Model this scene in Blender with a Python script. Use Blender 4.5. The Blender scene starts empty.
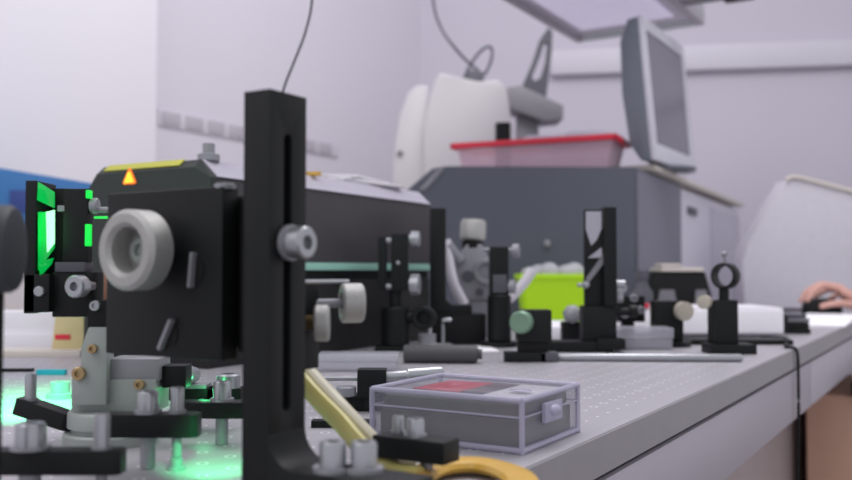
import bpy, bmesh, math, random
from mathutils import Vector, Matrix
random.seed(7)
PI = math.pi
C = bpy.context.scene.collection
scene = bpy.context.scene
TZ = 0.9                 # table top height
CZ = TZ + 0.12           # eye height
FPX = 900.0
PITCH = math.atan(31 / 900)
ANG = math.radians(-31.15)           # table axis: local +Y runs along the table, local +X to its front edge
NV = Vector((math.cos(ANG), math.sin(ANG), 0)); UV = Vector((-math.sin(ANG), math.cos(ANG), 0))

def ray(px, py):
    dx = (px - 426) / FPX; dz = (240 - py) / FPX
    return Vector((dx, math.cos(PITCH) - dz * math.sin(PITCH), math.sin(PITCH) + dz * math.cos(PITCH)))
def P(px, py, Y):
    r = ray(px, py); r = r * (Y / r.y); return Vector((r.x, r.y, r.z + CZ))
def G(px, py, z=TZ):
    r = ray(px, py); t = (z - CZ) / r.z; return Vector((r.x * t, r.y * t, z))
def T(n, u, z=0.0):
    return NV * n + UV * u + Vector((0, 0, TZ + z))
def nu(v): return v.dot(NV), v.dot(UV)

# ---------------------------------------------------------------- materials
def lin(c):
    return tuple(((x / 255) / 12.92 if x / 255 <= .04045 else ((x / 255 + .055) / 1.055) ** 2.4) for x in c)
MATS = {}
def mat(name, rgb, rough=.5, metal=0., noise=.08, nscale=40., emit=None, estr=0., alpha=1., bump=0., spec=.5, coat=0.):
    m = bpy.data.materials.new(name); m.use_nodes = True
    nt = m.node_tree; b = nt.nodes['Principled BSDF']
    col = lin(rgb)
    tc = nt.nodes.new('ShaderNodeTexCoord'); nz = nt.nodes.new('ShaderNodeTexNoise')
    nz.inputs['Scale'].default_value = nscale; nz.inputs['Detail'].default_value = 3
    nt.links.new(tc.outputs['Object'], nz.inputs['Vector'])
    cr = nt.nodes.new('ShaderNodeMix'); cr.data_type = 'RGBA'
    cr.inputs[6].default_value = (*[max(0, c * (1 - noise)) for c in col], 1)
    cr.inputs[7].default_value = (*[min(1, c * (1 + noise)) for c in col], 1)
    nt.links.new(nz.outputs['Fac'], cr.inputs[0]); nt.links.new(cr.outputs[2], b.inputs['Base Color'])
    b.inputs['Roughness'].default_value = rough; b.inputs['Metallic'].default_value = metal
    b.inputs['Specular IOR Level'].default_value = spec; b.inputs['Coat Weight'].default_value = coat
    if emit: b.inputs['Emission Color'].default_value = (*lin(emit), 1); b.inputs['Emission Strength'].default_value = estr
    if bump:
        bp = nt.nodes.new('ShaderNodeBump'); bp.inputs['Strength'].default_value = bump; bp.inputs['Distance'].default_value = .001
        nt.links.new(nz.outputs['Fac'], bp.inputs['Height']); nt.links.new(bp.outputs['Normal'], b.inputs['Normal'])
    if alpha < 1:
        out = nt.nodes['Material Output']; tr = nt.nodes.new('ShaderNodeBsdfTransparent'); mx = nt.nodes.new('ShaderNodeMixShader')
        mx.inputs[0].default_value = alpha
        nt.links.new(tr.outputs[0], mx.inputs[1]); nt.links.new(b.outputs[0], mx.inputs[2]); nt.links.new(mx.outputs[0], out.inputs['Surface'])
    MATS[name] = m; return m
BLK = mat('black_anodised', (23, 25, 25), .48, 0, .15, 200, spec=.25)
BLK2 = mat('black_matte', (20, 21, 22), .6, 0, .1, 60, spec=.3)
SIL = mat('machined_silver', (172, 174, 178), .32, .75, .08, 120)
SILM = mat('satin_silver', (150, 150, 156), .5, .35, .08, 90)
KNURL = mat('knurled_nickel', (176, 175, 172), .42, .45, .18, 900, bump=.6)
ALU = mat('cast_aluminium', (158, 164, 160), .5, .3, .12, 70)
BRASS = mat('brass', (176, 150, 110), .35, .6)
COPPER = mat('copper_pink', (176, 128, 108), .5, .2)
WALL = mat('wall_paint', (206, 202, 212), .85, 0, .02, 3)
WALLB = mat('wall_paint_back', (196, 191, 203), .85, 0, .02, 3)
WALLP = mat('pillar_paint', (222, 219, 226), .8, 0, .02, 3)
VENT = mat('vent_grey', (176, 172, 181), .7)
TRIM = mat('trunking_plastic', (203, 199, 209), .5, 0, .02, 5)
FLOOR = mat('floor_vinyl', (120, 112, 112), .6, 0, .15, 8)
LASU = mat('laser_cover_grey', (72, 69, 72), .5, 0, .06, 30, spec=.3)
LASF = mat('laser_front_black', (50, 55, 53), .5, 0, .06, 30, spec=.3)
LASC = mat('laser_chamfer_sheen', (190, 186, 198), .4, .0, .04, 30)
LASD = mat('laser_base_black', (36, 35, 36), .5, 0, .06, 30, spec=.3)
AQUA = mat('groove_light_aqua', (150, 200, 184), .4, 0, .05, 30)  # green light in the laser's groove, painted as a pale colour
YEL = mat('yellow_label', (196, 194, 70), .5)
WHT = mat('white_plastic', (224, 220, 228), .45, 0, .03, 10)
PAPER = mat('paper_white', (246, 244, 249), .8, 0, .03, 12)
OFFW = mat('offwhite_cover', (196, 192, 196), .5, 0, .03, 6)
CREAM = mat('cream_laminate', (214, 206, 196), .5, 0, .04, 10)
INST = mat('instrument_slate', (88, 92, 104), .5, 0, .05, 6)
INSTR = mat('instrument_side', (116, 115, 128), .5, 0, .05, 6)
CAB = mat('cabinet_white', (212, 208, 220), .5, 0, .03, 6)
GREY = mat('mid_grey', (128, 126, 132), .5, .1)
LIP = mat('shelf_lip_grey', (178, 175, 184), .5)
DGREY = mat('dark_grey', (84, 84, 92), .5, .1)
MSIDE = mat('monitor_shell', (112, 118, 128), .5)
MFRONT = mat('monitor_bezel', (206, 204, 214), .5)
SCREEN = mat('monitor_glass', (116, 112, 124), .18, 0, .12, 3)
RED = mat('red_rim', (222, 40, 66), .4, 0, .05, 20)
PINKT = mat('clear_pinkish_plastic', (222, 190, 205), .3, 0, .05, 20, alpha=.78)
LIME = mat('lime_plastic', (176, 222, 18), .4, 0, .05, 20, emit=(170, 220, 10), estr=.12)
CLEAR = mat('clear_polystyrene', (170, 168, 182), .12, 0, .04, 30, alpha=.24, coat=.5)
CLEARE = mat('clear_edge', (200, 196, 220), .25, 0, .04, 30, alpha=.6, coat=.3)
CLEARL = mat('clear_lid_film', (205, 205, 215), .2, 0, .05, 30, alpha=.5)
FOAM = mat('grey_foam', (104, 103, 95), .9, 0, .35, 60)
REDC = mat('red_card', (205, 30, 62), .5, 0, .25, 60)
GRYC = mat('grey_card', (98, 92, 96), .5, 0, .4, 50)
WHTC = mat('white_card', (226, 224, 228), .5, 0, .06, 50)
FIB = mat('yellow_tubing', (206, 196, 120), .35, 0, .1, 60, alpha=.92)
FIBW = mat('cream_tubing', (206, 200, 176), .35, 0, .1, 60)
AMBER = mat('amber_tubing', (214, 170, 70), .3, 0, .15, 60)
SKIN = mat('skin', (206, 158, 146), .55, 0, .08, 30)
WOOD = mat('beech_panel', (226, 184, 160), .55, 0, .08, 12)
WOODD = mat('brown_edge', (110, 76, 74), .6)
SIDE = mat('table_side_enamel', (184, 178, 188), .4, 0, .04, 10)
LEGM = mat('support_grey', (186, 174, 176), .5, 0, .1, 8)
BLUE = mat('blue_plastic', (44, 108, 168), .5, 0, .06, 10)
BLUED = mat('deep_blue', (36, 62, 130), .5)
TEAL = mat('teal_plastic', (20, 170, 190), .4)
GRNM = mat('mirror_green_lit', (20, 180, 80), .2, 0, .4, 90, emit=(0, 215, 85), estr=.42)  # laser light on the mirror glass, put in as emission
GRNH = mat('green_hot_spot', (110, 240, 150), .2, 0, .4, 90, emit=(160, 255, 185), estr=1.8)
GRNE = mat('green_lit_edge', (0, 220, 70), .3, 0, .2, 60, emit=(0, 230, 70), estr=.8)  # laser light caught on edges, put in as emission
KGRN = mat('green_tinted_knob', (120, 150, 128), .4, .3, .1, 300)
KCRM = mat('cream_knob', (190, 182, 168), .4, .2, .1, 300)
MIRR = mat('mirror_face', (175, 172, 182), .12, .85, .02, 10)
WARN = mat('warning_orange', (255, 120, 40), .5, emit=(255, 120, 40), estr=.5)
WARNY = mat('warning_yellow', (255, 220, 60), .5, emit=(255, 220, 60), estr=.6)
PLSH = mat('shelf_underside', (222, 218, 232), .6, 0, .03, 6)

def table_mat():
    m = bpy.data.materials.new('drilled_steel'); m.use_nodes = True; nt = m.node_tree; N = nt.nodes; L = nt.links
    b = N['Principled BSDF']
    tc = N.new('ShaderNodeTexCoord')
    sc_ = N.new('ShaderNodeVectorMath'); sc_.operation = 'SCALE'; sc_.inputs['Scale'].default_value = 40.0
    L.new(tc.outputs['Object'], sc_.inputs[0])
    fr = N.new('ShaderNodeVectorMath'); fr.operation = 'FRACTION'; L.new(sc_.outputs[0], fr.inputs[0])
    sb = N.new('ShaderNodeVectorMath'); sb.operation = 'SUBTRACT'; sb.inputs[1].default_value = (.5, .5, 0); L.new(fr.outputs[0], sb.inputs[0])
    mu = N.new('ShaderNodeVectorMath'); mu.operation = 'MULTIPLY'; mu.inputs[1].default_value = (1, 1, 0); L.new(sb.outputs[0], mu.inputs[0])
    ln = N.new('ShaderNodeVectorMath'); ln.operation = 'LENGTH'; L.new(mu.outputs[0], ln.inputs[0])
    rp = N.new('ShaderNodeValToRGB'); e = rp.color_ramp; e.interpolation = 'LINEAR'
    e.elements[0].position = 0; e.elements[0].color = (*lin((140, 138, 142)), 1)
    e.elements[1].position = .085; e.elements[1].color = (*lin((150, 148, 152)), 1)
    for p, c in ((.10, (222, 221, 226)), (.14, (222, 221, 226)), (.165, (172, 169, 175)), (1, (172, 169, 175))):  # pale rings: glint on the hole rims painted into the colour
        x = e.elements.new(p); x.color = (*lin(c), 1)
    sx = N.new('ShaderNodeSeparateXYZ'); L.new(tc.outputs['Object'], sx.inputs[0])
    gt = N.new('ShaderNodeMath'); gt.operation = 'GREATER_THAN'; gt.inputs[1].default_value = -.234 - .03; L.new(sx.outputs[0], gt.inputs[0])
    ad = N.new('ShaderNodeMath'); ad.operation = 'ADD'; L.new(ln.outputs['Value'], ad.inputs[0]); L.new(gt.outputs[0], ad.inputs[1]); L.new(ad.outputs[0], rp.inputs[0])
    nz = N.new('ShaderNodeTexNoise'); mp = N.new('ShaderNodeMapping'); mp.inputs['Scale'].default_value = (400, 8, 8)
    L.new(tc.outputs['Object'], mp.inputs[0]); L.new(mp.outputs[0], nz.inputs['Vector']); nz.inputs['Scale'].default_value = 1; nz.inputs['Detail'].default_value = 4
    mr = N.new('ShaderNodeMapRange'); mr.inputs[3].default_value = .9; mr.inputs[4].default_value = 1.1; L.new(nz.outputs['Fac'], mr.inputs[0])
    mm = N.new('ShaderNodeVectorMath'); mm.operation = 'SCALE'; L.new(rp.outputs[0], mm.inputs[0]); L.new(mr.outputs[0], mm.inputs['Scale'])
    L.new(mm.outputs[0], b.inputs['Base Color'])
    b.inputs['Metallic'].default_value = .35; b.inputs['Roughness'].default_value = .42
    return m
STEEL = table_mat()
EDGE = mat('steel_edge', (160, 155, 160), .45, .25, .06, 40)

# ---------------------------------------------------------------- geometry builder (units multiplied by k on build)
class B:
    def __init__(s, k=1.0): s.bm = bmesh.new(); s.k = k
    def _merge(s, t, mtx=None):
        if mtx is not None: t.transform(mtx)
        me = bpy.data.meshes.new('t'); t.to_mesh(me); t.free(); s.bm.from_mesh(me); bpy.data.meshes.remove(me)
    def box(s, x0, x1, y0, y1, z0, z1, bev=0, mtx=None):
        t = bmesh.new(); bmesh.ops.create_cube(t, size=1)
        for v in t.verts: v.co = Vector(((x0 + x1) / 2 + v.co.x * (x1 - x0), (y0 + y1) / 2 + v.co.y * (y1 - y0), (z0 + z1) / 2 + v.co.z * (z1 - z0)))
        if bev: bmesh.ops.bevel(t, geom=t.edges[:], offset=bev, segments=2, affect='EDGES', profile=.6)
        s._merge(t, mtx); return s
    def prism(s, poly, axis, a0, a1, bev=0, holes=(), mtx=None, shift=None):
        def co(p, a):
            return {'x': (a, p[0], p[1]), 'y': (p[0], a, p[1]), 'z': (p[0], p[1], a)}[axis]
        t = bmesh.new()
        if holes:
            ed = []
            for lp in [poly] + list(holes):
                vs = [t.verts.new(co(p, a0)) for p in lp]
                ed += [t.edges.new((vs[i], vs[(i + 1) % len(vs)])) for i in range(len(vs))]
            bmesh.ops.triangle_fill(t, use_beauty=True, use_dissolve=False, edges=ed)
        else:
            t.faces.new([t.verts.new(co(p, a0)) for p in poly])
        r = bmesh.ops.extrude_face_region(t, geom=t.faces[:])
        d = Vector(co((0, 0), a1 - a0)) if shift is None else Vector(shift)
        bmesh.ops.translate(t, verts=[g for g in r['geom'] if isinstance(g, bmesh.types.BMVert)], vec=d)
        bmesh.ops.recalc_face_normals(t, faces=t.faces[:])
        if bev: bmesh.ops.bevel(t, geom=[e for e in t.edges if len(e.link_faces) == 2 and e.calc_face_angle(0) > .5], offset=bev, segments=2, affect='EDGES', profile=.6)
        s._merge(t, mtx); return s
    def lathe(s, prof, p0=(0, 0, 0), axis=(0, 0, 1), seg=28):
        t = bmesh.new(); rings = []
        for r, z in prof:
            if r < 1e-9: rings.append([t.verts.new((0, 0, z))])
            else: rings.append([t.verts.new((r * math.cos(2 * PI * i / seg), r * math.sin(2 * PI * i / seg), z)) for i in range(seg)])
        for a, b in zip(rings, rings[1:]):
            for i in range(seg):
                j = (i + 1) % seg
                if len(a) == 1 and len(b) == 1: break
                if len(a) == 1: t.faces.new((a[0], b[i], b[j]))
                elif len(b) == 1: t.faces.new((a[i], a[j], b[0]))
                else: t.faces.new((a[i], a[j], b[j], b[i]))
        bmesh.ops.recalc_face_normals(t, faces=t.faces[:])
        q = Vector((0, 0, 1)).rotation_difference(Vector(axis).normalized()).to_matrix().to_4x4()
        s._merge(t, Matrix.Translation(Vector(p0)) @ q); return s
    def cyl(s, p0, p1, r, r2=None, seg=24, ch=None):
        p0 = Vector(p0); p1 = Vector(p1); h = (p1 - p0).length; r2 = r if r2 is None else r2
        c = min(r, r2, h) * .12 if ch is None else ch
        return s.lathe([(0, 0), (r - c, 0), (r, c), (r2, h - c), (r2 - c, h), (0, h)], p0, p1 - p0, seg)
    def ringc(s, p0, p1, r, ri, seg=32, c=None, floor=None):
        """cylinder with a round hollow of radius ri in the p0 end"""
        p0 = Vector(p0); p1 = Vector(p1); h = (p1 - p0).length; c = r * .1 if c is None else c; fl = h * .6 if floor is None else floor
        return s.lathe([(0, fl), (ri, fl), (ri, c), (ri + c, 0), (r - c, 0), (r, c), (r, h - c), (r - c, h), (0, h)], p0, p1 - p0, seg)
    def tube(s, pts, r, seg=10, sub=8, flat=None):
        pts = [Vector(p) for p in pts]; cv = []
        for i in range(len(pts) - 1):
            a = pts[max(i - 1, 0)]; b = pts[i]; c = pts[i + 1]; d = pts[min(i + 2, len(pts) - 1)]
            for j in range(sub):
                x = j / sub
                cv.append(.5 * ((2 * b) + (c - a) * x + (2 * a - 5 * b + 4 * c - d) * x * x + (3 * b - a - 3 * c + d) * x ** 3))
        cv.append(pts[-1]); t = bmesh.new(); rings = []; up = Vector((0, 0, 1))
        for i, p in enumerate(cv):
            tg = (cv[min(i + 1, len(cv) - 1)] - cv[max(i - 1, 0)]).normalized()
            sd = tg.cross(up)
            if sd.length < .05: sd = tg.cross(Vector((1, 0, 0)))
            sd.normalize(); nn = sd.cross(tg).normalized()
            ra, rb = (r, r) if flat is None else flat
            rings.append([t.verts.new(p + sd * ra * math.cos(2 * PI * k / seg) + nn * rb * math.sin(2 * PI * k / seg)) for k in range(seg)])
        for a, b in zip(rings, rings[1:]):
            for k in range(seg): t.faces.new((a[k], a[(k + 1) % seg], b[(k + 1) % seg], b[k]))
        t.faces.new(rings[0][::-1]); t.faces.new(rings[-1])
        bmesh.ops.recalc_face_normals(t, faces=t.faces[:]); s._merge(t); return s
    def sphere(s, c, r, sx=1, sy=1, sz=1):
        t = bmesh.new(); bmesh.ops.create_uvsphere(t, u_segments=20, v_segments=12, radius=r)
        s._merge(t, Matrix.Translation(Vector(c)) @ Matrix.Diagonal((sx, sy, sz, 1))); return s
    def bolt(s, c, r, h, axis=(0, 0, 1), hex_r=.5):
        """socket cap screw head standing on point c"""
        return s.lathe([(0, 0), (r, 0), (r, h * .88), (r * .88, h), (r * hex_r, h), (r * hex_r, h * .45), (0, h * .45)], c, axis, 24)
    def build(s, name, m, parent=None, ang=35):
        bm = s.bm
        if s.k != 1: bmesh.ops.scale(bm, vec=(s.k,) * 3, verts=bm.verts[:])
        me = bpy.data.meshes.new(name); bm.to_mesh(me); bm.free()
        me.polygons.foreach_set('use_smooth', [True] * len(me.polygons))
        me.set_sharp_from_angle(angle=math.radians(ang))
        me.materials.append(m); o = bpy.data.objects.new(name, me); C.objects.link(o)
        if parent: o.parent = parent
        return o

def tag(o, label, cat, group=None, kind=None):
    o['label'] = label; o['category'] = cat
    if group: o['group'] = group
    if kind: o['kind'] = kind
    return o
def thing(name, label, cat, loc, rotz=0., group=None):
    o = bpy.data.objects.new(name, None); C.objects.link(o); o.empty_display_size = .02
    o.location = loc; o.rotation_euler = (0, 0, rotz); return tag(o, label, cat, group)
def struct(o): o['kind'] = 'structure'; return o
def flat(o, loc, rotz=0.): o.location = loc; o.rotation_euler = (0, 0, rotz); return o

# ---------------------------------------------------------------- room
YC, YR = 4.3, 4.0
cor = P(420, 271, YC); rgt = P(852, 271, YR)
nL = nu(cor)[0]
dirb = (rgt - cor); dirb.z = 0; dirb.normalize(); angb = math.atan2(dirb.y, dirb.x)
cu = nu(cor)[1]
struct(flat(B().box(-5, 3.6, -2.6, 6.0, -.05, 0).build('floor', FLOOR), (0, 0, 0)))
struct(flat(B().box(nL - .1, nL, -1.5, cu, -TZ, 2.1).build('wall_left', WALL), (0, 0, TZ), ANG))
struct(flat(B().box(0, 3.4, 0, .1, 0, 3.0).build('wall_back', WALLB), (cor.x, cor.y, 0), angb))
# pillar, right edge seen at px 155
nP = nL + .07; rt = ray(155, 271); uP = (rt.dot(UV) - rt.z * 0) * (nP / rt.dot(NV))
struct(flat(B().box(nL, nP, -1.4, uP, -TZ, 2.1, bev=.004).build('wall_pillar', WALLP), (0, 0, TZ), ANG))
# trunking on the back wall
b = B(); b.box(.62, 3.3, -.05, 0, 1.93, 2.05, bev=.02)
struct(flat(b.build('trim_1', TRIM), (cor.x, cor.y, 0), angb))
# vent strip on left wall
v = thing('wall_vent', 'long narrow grey slotted vent strip on the left white wall', 'vent', T(nL, 0, 0), ANG)
Yv = nL / ray(156, 271).dot(NV); u0 = ray(156, 271).dot(UV) * Yv
ztop = (271 - 107) / 900 * Yv + .12
b = B()
b.box(0, .006, u0, u0 + .97, ztop - .058, ztop, bev=.001); b.build('backing', TRIM, v)
for i in range(9):
    B().box(.003, .010, u0 + .012 + i * .103, u0 + .012 + i * .103 + .08, ztop - .05, ztop - .008, bev=.001).build('slot', VENT, v)

# ---------------------------------------------------------------- optical table
NE = nu(G(600, 434))[0]
tb = thing('optical_table', 'long grey steel optical table with threaded hole grid filling the foreground', 'table', (0, 0, 0), ANG)
tb.location = (0, 0, TZ)
B().box(-1.55, NE, -.6, 3.35, -.0315, 0, bev=.002).build('top_plate', STEEL, tb)
B().box(NE + .0, NE + .0012, -.6, 3.35, -.030, -.0015).build('front_edge', EDGE, tb)
B().box(-1.54, NE - .006, -.59, 3.34, -.036, -.031).build('shadow_gap', BLK2, tb)
pn = B(); pn.box(-1.55, NE - .001, -.6, 1.66, -.111, -.036, bev=.002); pn.box(-1.55, NE - .001, 1.665, 3.35, -.111, -.036, bev=.002); pn.build('side_panel', SIDE, tb)
uS = nu(G(820, 340))[1]
for uu in (-.2, 2.9):
    for nn in (-1.3, NE - .16):
        lg = B(); lg.box(nn - .06, nn + .06, uu - .09, uu + .09, -TZ + .03, -.111, bev=.006); lg.cyl((nn, uu, -TZ), (nn, uu, -TZ + .035), .07); lg.build('leg', LEGM, tb)
B().box(NE - .20, NE - .14, .1, 2.6, -TZ + .03, -.111, bev=.004).build('support_panel', LEGM, tb)
# wooden cabinet beyond under the table
cw = thing('wooden_cabinet', 'light beech cabinet side standing on floor under the far table end', 'cabinet', (0, 0, 0), ANG)
q = P(807, 480, 2.15); qn, qu = nu(q)
cw.location = T(qn, qu, -TZ)
B().box(0, .22, 0, .5, 0, .73, bev=.004).build('side_panel', WOOD, cw)
B().box(.2215, .26, -.01, .5, 0, .73, bev=.004).build('door', WOODD, cw)
B().box(.10, .27, -.02, .52, .7305, .765, bev=.004).build('top', BLK2, cw)
# side bench to the left behind table
bn = thing('side_bench', 'pale laboratory bench along left wall behind the steel table', 'bench', (0, 0, 0), ANG); bn.location = (0, 0, TZ)
B().box(nL + .09, -1.57, -1.2, cu - .3, -.04, 0, bev=.004).build('worktop', CREAM, bn)
B().box(nL + .12, -1.62, -1.15, cu - .35, -TZ, -.04).build('cabinet_base', CAB, bn)

# ---------------------------------------------------------------- screws helper
def cap_screw_part(parent, c, r, h, axis, m=SIL, k=1.0, name='screw', hex_r=.5):
    return B(k).bolt(c, r, h, axis, hex_r).build(name, m, parent)

# ---------------------------------------------------------------- slotted angle bracket
rid = P(269, 271, .46); rn, ru = nu(rid)
br = thing('angle_bracket', 'tall black slotted angle bracket in front, reaching above everything near it', 'bracket', T(rn, ru), ANG)
H = .214; tk = .018; W = .030; FT = .020; L = .080
arm_out = [(0, 0), (W, 0), (W, H), (0, H)]
def slot(y0, y1, z0, z1, n=8):
    r = (y1 - y0) / 2; cx = (y0 + y1) / 2; pts = []
    for i in range(n + 1): a = PI * i / n; pts.append((cx + r * math.cos(a), z1 - r + r * math.sin(a)))
    for i in range(n + 1): a = PI + PI * i / n; pts.append((cx + r * math.cos(a), z0 + r + r * math.sin(a)))
    return pts
B().prism(arm_out, 'x', -tk, 0, bev=.0008, holes=[slot(.0115, .0175, .047, H - .022)]).build('upright', BLK, br)
R = .017
fil = [(-.001, 0), (L, 0), (L, FT)] + [(R - R * math.sin(a) , FT + R - R * math.cos(a)) for a in [PI / 2 * i / 8 for i in range(9)]] + [(-.001, FT + R)]
B().prism(fil, 'y', 0, W, bev=.0005).build('foot', BLK, br)
B().prism(arm_out, 'x', -tk + .0006, -tk + .0016).build('slot_backing', BLK2, br)
zs = (271 - 243) / 900 * .475 + .12
kb = B(); kb.lathe([(0, -.004), (.0025, -.004), (.0025, .001), (.0095, .001), (.0095, .0035), (.0078, .0038), (.0078, .0055), (0, .0055)], (0, .0145, zs), (1, 0, 0)); kb.build('washer', SILM, br)
sw = B(); sw.bolt((.0055, .0145, zs), .0085, .008, (1, 0, 0), .45); sw.build('clamp_screw', SIL, br)
for (x, y) in ((.032, .012), (.046, .019)):
    B().lathe([(0, 0), (.010, 0), (.010, .0025), (0, .0025)], (x, y, FT)).build('foot_washer', SILM, br)
    B().bolt((x, y, FT + .0025), .0068, .0125).build('foot_screw', SIL, br)

# ---------------------------------------------------------------- big mount block with ring knob, held by the bracket
mb_ = P(222, 271, .50); mn, mu_ = nu(mb_)
mt = thing('mirror_mount', 'large square black kinematic mount with silver ring knob, fixed beside the tall bracket', 'optical mount', T(mn, mu_), ANG)
zb = .12 - (361 - 271) / 900 * .50; zt = .12 + (271 - 186) / 900 * .50
mw = .0955
B().box(-mw, 0, 0, .013, zb, zt, bev=.0012).build('front_plate', BLK, mt)
B().box(-mw + .012, .004, .016, .060, zb + .006, zt - .004, bev=.0012).build('rear_plate', BLK2, mt)
sg = (rn - tk) - mn
B().box(.001, sg, .012, .029, zb + .004, zt - .006, bev=.001).build('side_arm', BLK, mt)
# extension seen to the right of the bracket
ue = .053; ze0 = .12 - (366 - 271) / 900 * .54; ze1 = .12 - (283 - 271) / 900 * .54
B().box(sg - .028, sg - .004, .030, ue, ze0, ze1, bev=.0012).build('stage_block', BLK, mt)
# ring knob
kc = P(132, 250, .505); kl = Vector((kc - mt.location).to_tuple()); kx, ky = kl.dot(NV), kl.dot(UV); kz = kc.z - TZ
kb = B(); kb.ringc((kx, ky - .006, kz), (kx, ky + .012, kz), .0228, .0130, seg=48, c=.0025, floor=.015); kb.build('ring_knob', KNURL, mt)
B().cyl((kx, ky + .012, kz), (kx, .001, kz), .008).build('knob_shaft', SILM, mt)
B().bolt((kx, ky + .0085, kz), .0075, .004, (0, -1, 0)).build('knob_screw', ALU, mt)
for (px_, py_, rot) in ((201, 270, .1), (159, 335, .5)):
    c = P(px_, py_, .515); cl = c - mt.location; cx = cl.dot(NV); cz_ = c.z - TZ
    B().lathe([(0, 0), (.0075, 0), (.0075, -.0006), (0, -.0006)], (cx, 0, cz_), (0, 1, 0)).build('socket_recess', BLK2, mt)
    B().box(-.0012, .0012, -.0042, .0, -.010, .010, bev=.0006, mtx=Matrix.Translation((cx, 0, cz_)) @ Matrix.Rotation(rot, 4, 'Y')).build('hex_key', SILM, mt)
B().bolt((-.004, .006, zt - .001), .006, .003).build('top_screw', SILM, mt)
B().cyl((sg - .006, .030, ze1 + .001), (sg + .006, .068, ze1 + .001), .0012, seg=10).build('guide_rod', SIL, mt)
for (px_, py_, r, ln, br_) in ((352, 303, .0118, .013, False), (322, 323, .0105, .0085, True)):
    c = P(px_, py_, .537 if not br_ else .516); cl = c - mt.location; cx = cl.dot(NV); cy = cl.dot(UV); cz_ = c.z - TZ
    kax = Vector((.70, .72, 0) if not br_ else (.83, .55, 0)).normalized(); ax0 = Vector((cx, cy, cz_)) - kax * ln / 2
    kk = B(); kk.lathe([(0, ln * .5), (r * .55, ln * .5), (r * .6, 0), (r * .92, 0), (r, r * .1), (r, ln - r * .1), (r * .9, ln), (0, ln)], ax0, kax, 40).build('knurled_knob', KNURL, mt)
    B().cyl((sg - .010, min(cy, ue - .006), cz_), (cx, cy, cz_), .0026 if not br_ else .0042, seg=16).build('knob_spindle', BRASS if br_ else SILM, mt)

# ---------------------------------------------------------------- sample box
cb = G(522, 455); bn_, bu_ = nu(cb)
sb = thing('sample_box', 'clear plastic sample box with red and white insert card lying on the steel table', 'box', T(bn_, bu_), ANG)
LX, LY, HH = .1186, .098, .036
def hollow(x0, x1, y0, y1, z0, z1, t, open_top=True, bev=.0012):
    b = B(); b.box(x0, x1, y0, y0 + t, z0, z1, bev); b.box(x0, x1, y1 - t, y1, z0, z1, bev); b.box(x0, x0 + t, y0, y1, z0, z1, bev); b.box(x1 - t, x1, y0, y1, z0, z1, bev)
    if open_top: b.box(x0, x1, y0, y1, z0, z0 + t, bev)
    else: b.box(x0, x1, y0, y1, z1 - t, z1, bev)
    return b
hollow(-LX, 0, 0, LY, 0, .0235, .0022).build('tray', CLEAR, sb)
hollow(-LX - .0006, .0006, -.0006, LY + .0006, .024, HH, .0022, False).build('lid', CLEAR, sb)
e = B(); t_ = .0022
for (a, c_) in (((-LX, 0), (0, 0)), ((0, 0), (0, LY)), ((-LX, 0), (-LX, LY)), ((-LX, LY), (0, LY))):
    for zz in (.0022, .0238, HH - .0010):
        e.cyl((*a, zz), (*c_, zz), t_ * (.35 if zz < HH - .01 and zz > .01 else 1.0) * .95, seg=8)
for (x, y) in ((-LX, 0), (0, 0), (0, LY), (-LX, LY)): e.cyl((x, y, 0), (x, y, HH), t_ * .9, seg=8)
e.build('edge_highlight', CLEARE, sb)  # pale rods put in as highlights along the box edges
B().box(-LX + .004, -.004, .004, LY - .004, .003, .0215, bev=.002).build('foam_insert', FOAM, sb)
B().box(-LX + .006, -.006, .006, LY - .006, .0222, .0312, bev=.002).build('foam_cover', FOAM, sb)
zc = HH - .0034
B().box(-LX + .016, -.064, .030, LY - .012, zc, zc + .0008).build('red_card', REDC, sb)
B().box(-.0637, -.042, .034, LY - .008, zc, zc + .0008).build('grey_card', GRYC, sb)
B().box(-LX + .040, -.064, LY - .0118, LY - .005, zc, zc + .0008).build('grey_card', GRYC, sb)
B().box(-.0417, -.006, .010, LY - .008, zc, zc + .0008).build('white_card', WHTC, sb)
B().sphere((-.022, .045, HH - .0006), .001, 9, 6, .8).build('lid_dimple', CLEARE, sb)
lt = B(); lt.box(.0005, .004, .030, .060, .016, .030, bev=.0015); lt.sphere((.004, .045, .024), .005, .8, 1.6, .8); lt.build('latch', CLEARE, sb)

# ---------------------------------------------------------------- near clamp with two bolts
cp = P(372, 457, .515); cn, cuu = nu(cp)
cl_ = thing('clamp_bar', 'short black clamping bar with two silver screws just before the clear sample box', 'clamp', T(cn, cuu), ANG)
z0 = cp.z - TZ
B().box(0, .047, 0, .018, z0, z0 + .0125, bev=.0008).build('bar', BLK, cl_)
for x, y in ((.010, .012), (.024, .008)):
    c = B(); c.lathe([(0, 0), (.0065 if x > .02 else .0045, 0), (.0065 if x > .02 else .0045, .0016), (0, .0016)], (x, y, z0 + .0125)); c.bolt((x, y, z0 + .014), .0052 if x > .02 else .0034, .0085); c.build('screw', SIL, cl_)
for x in (.004, .026):
    B().cyl((x + .003, .012, 0), (x + .003, .012, z0), .0036).build('support_post', SILM, cl_)

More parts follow.
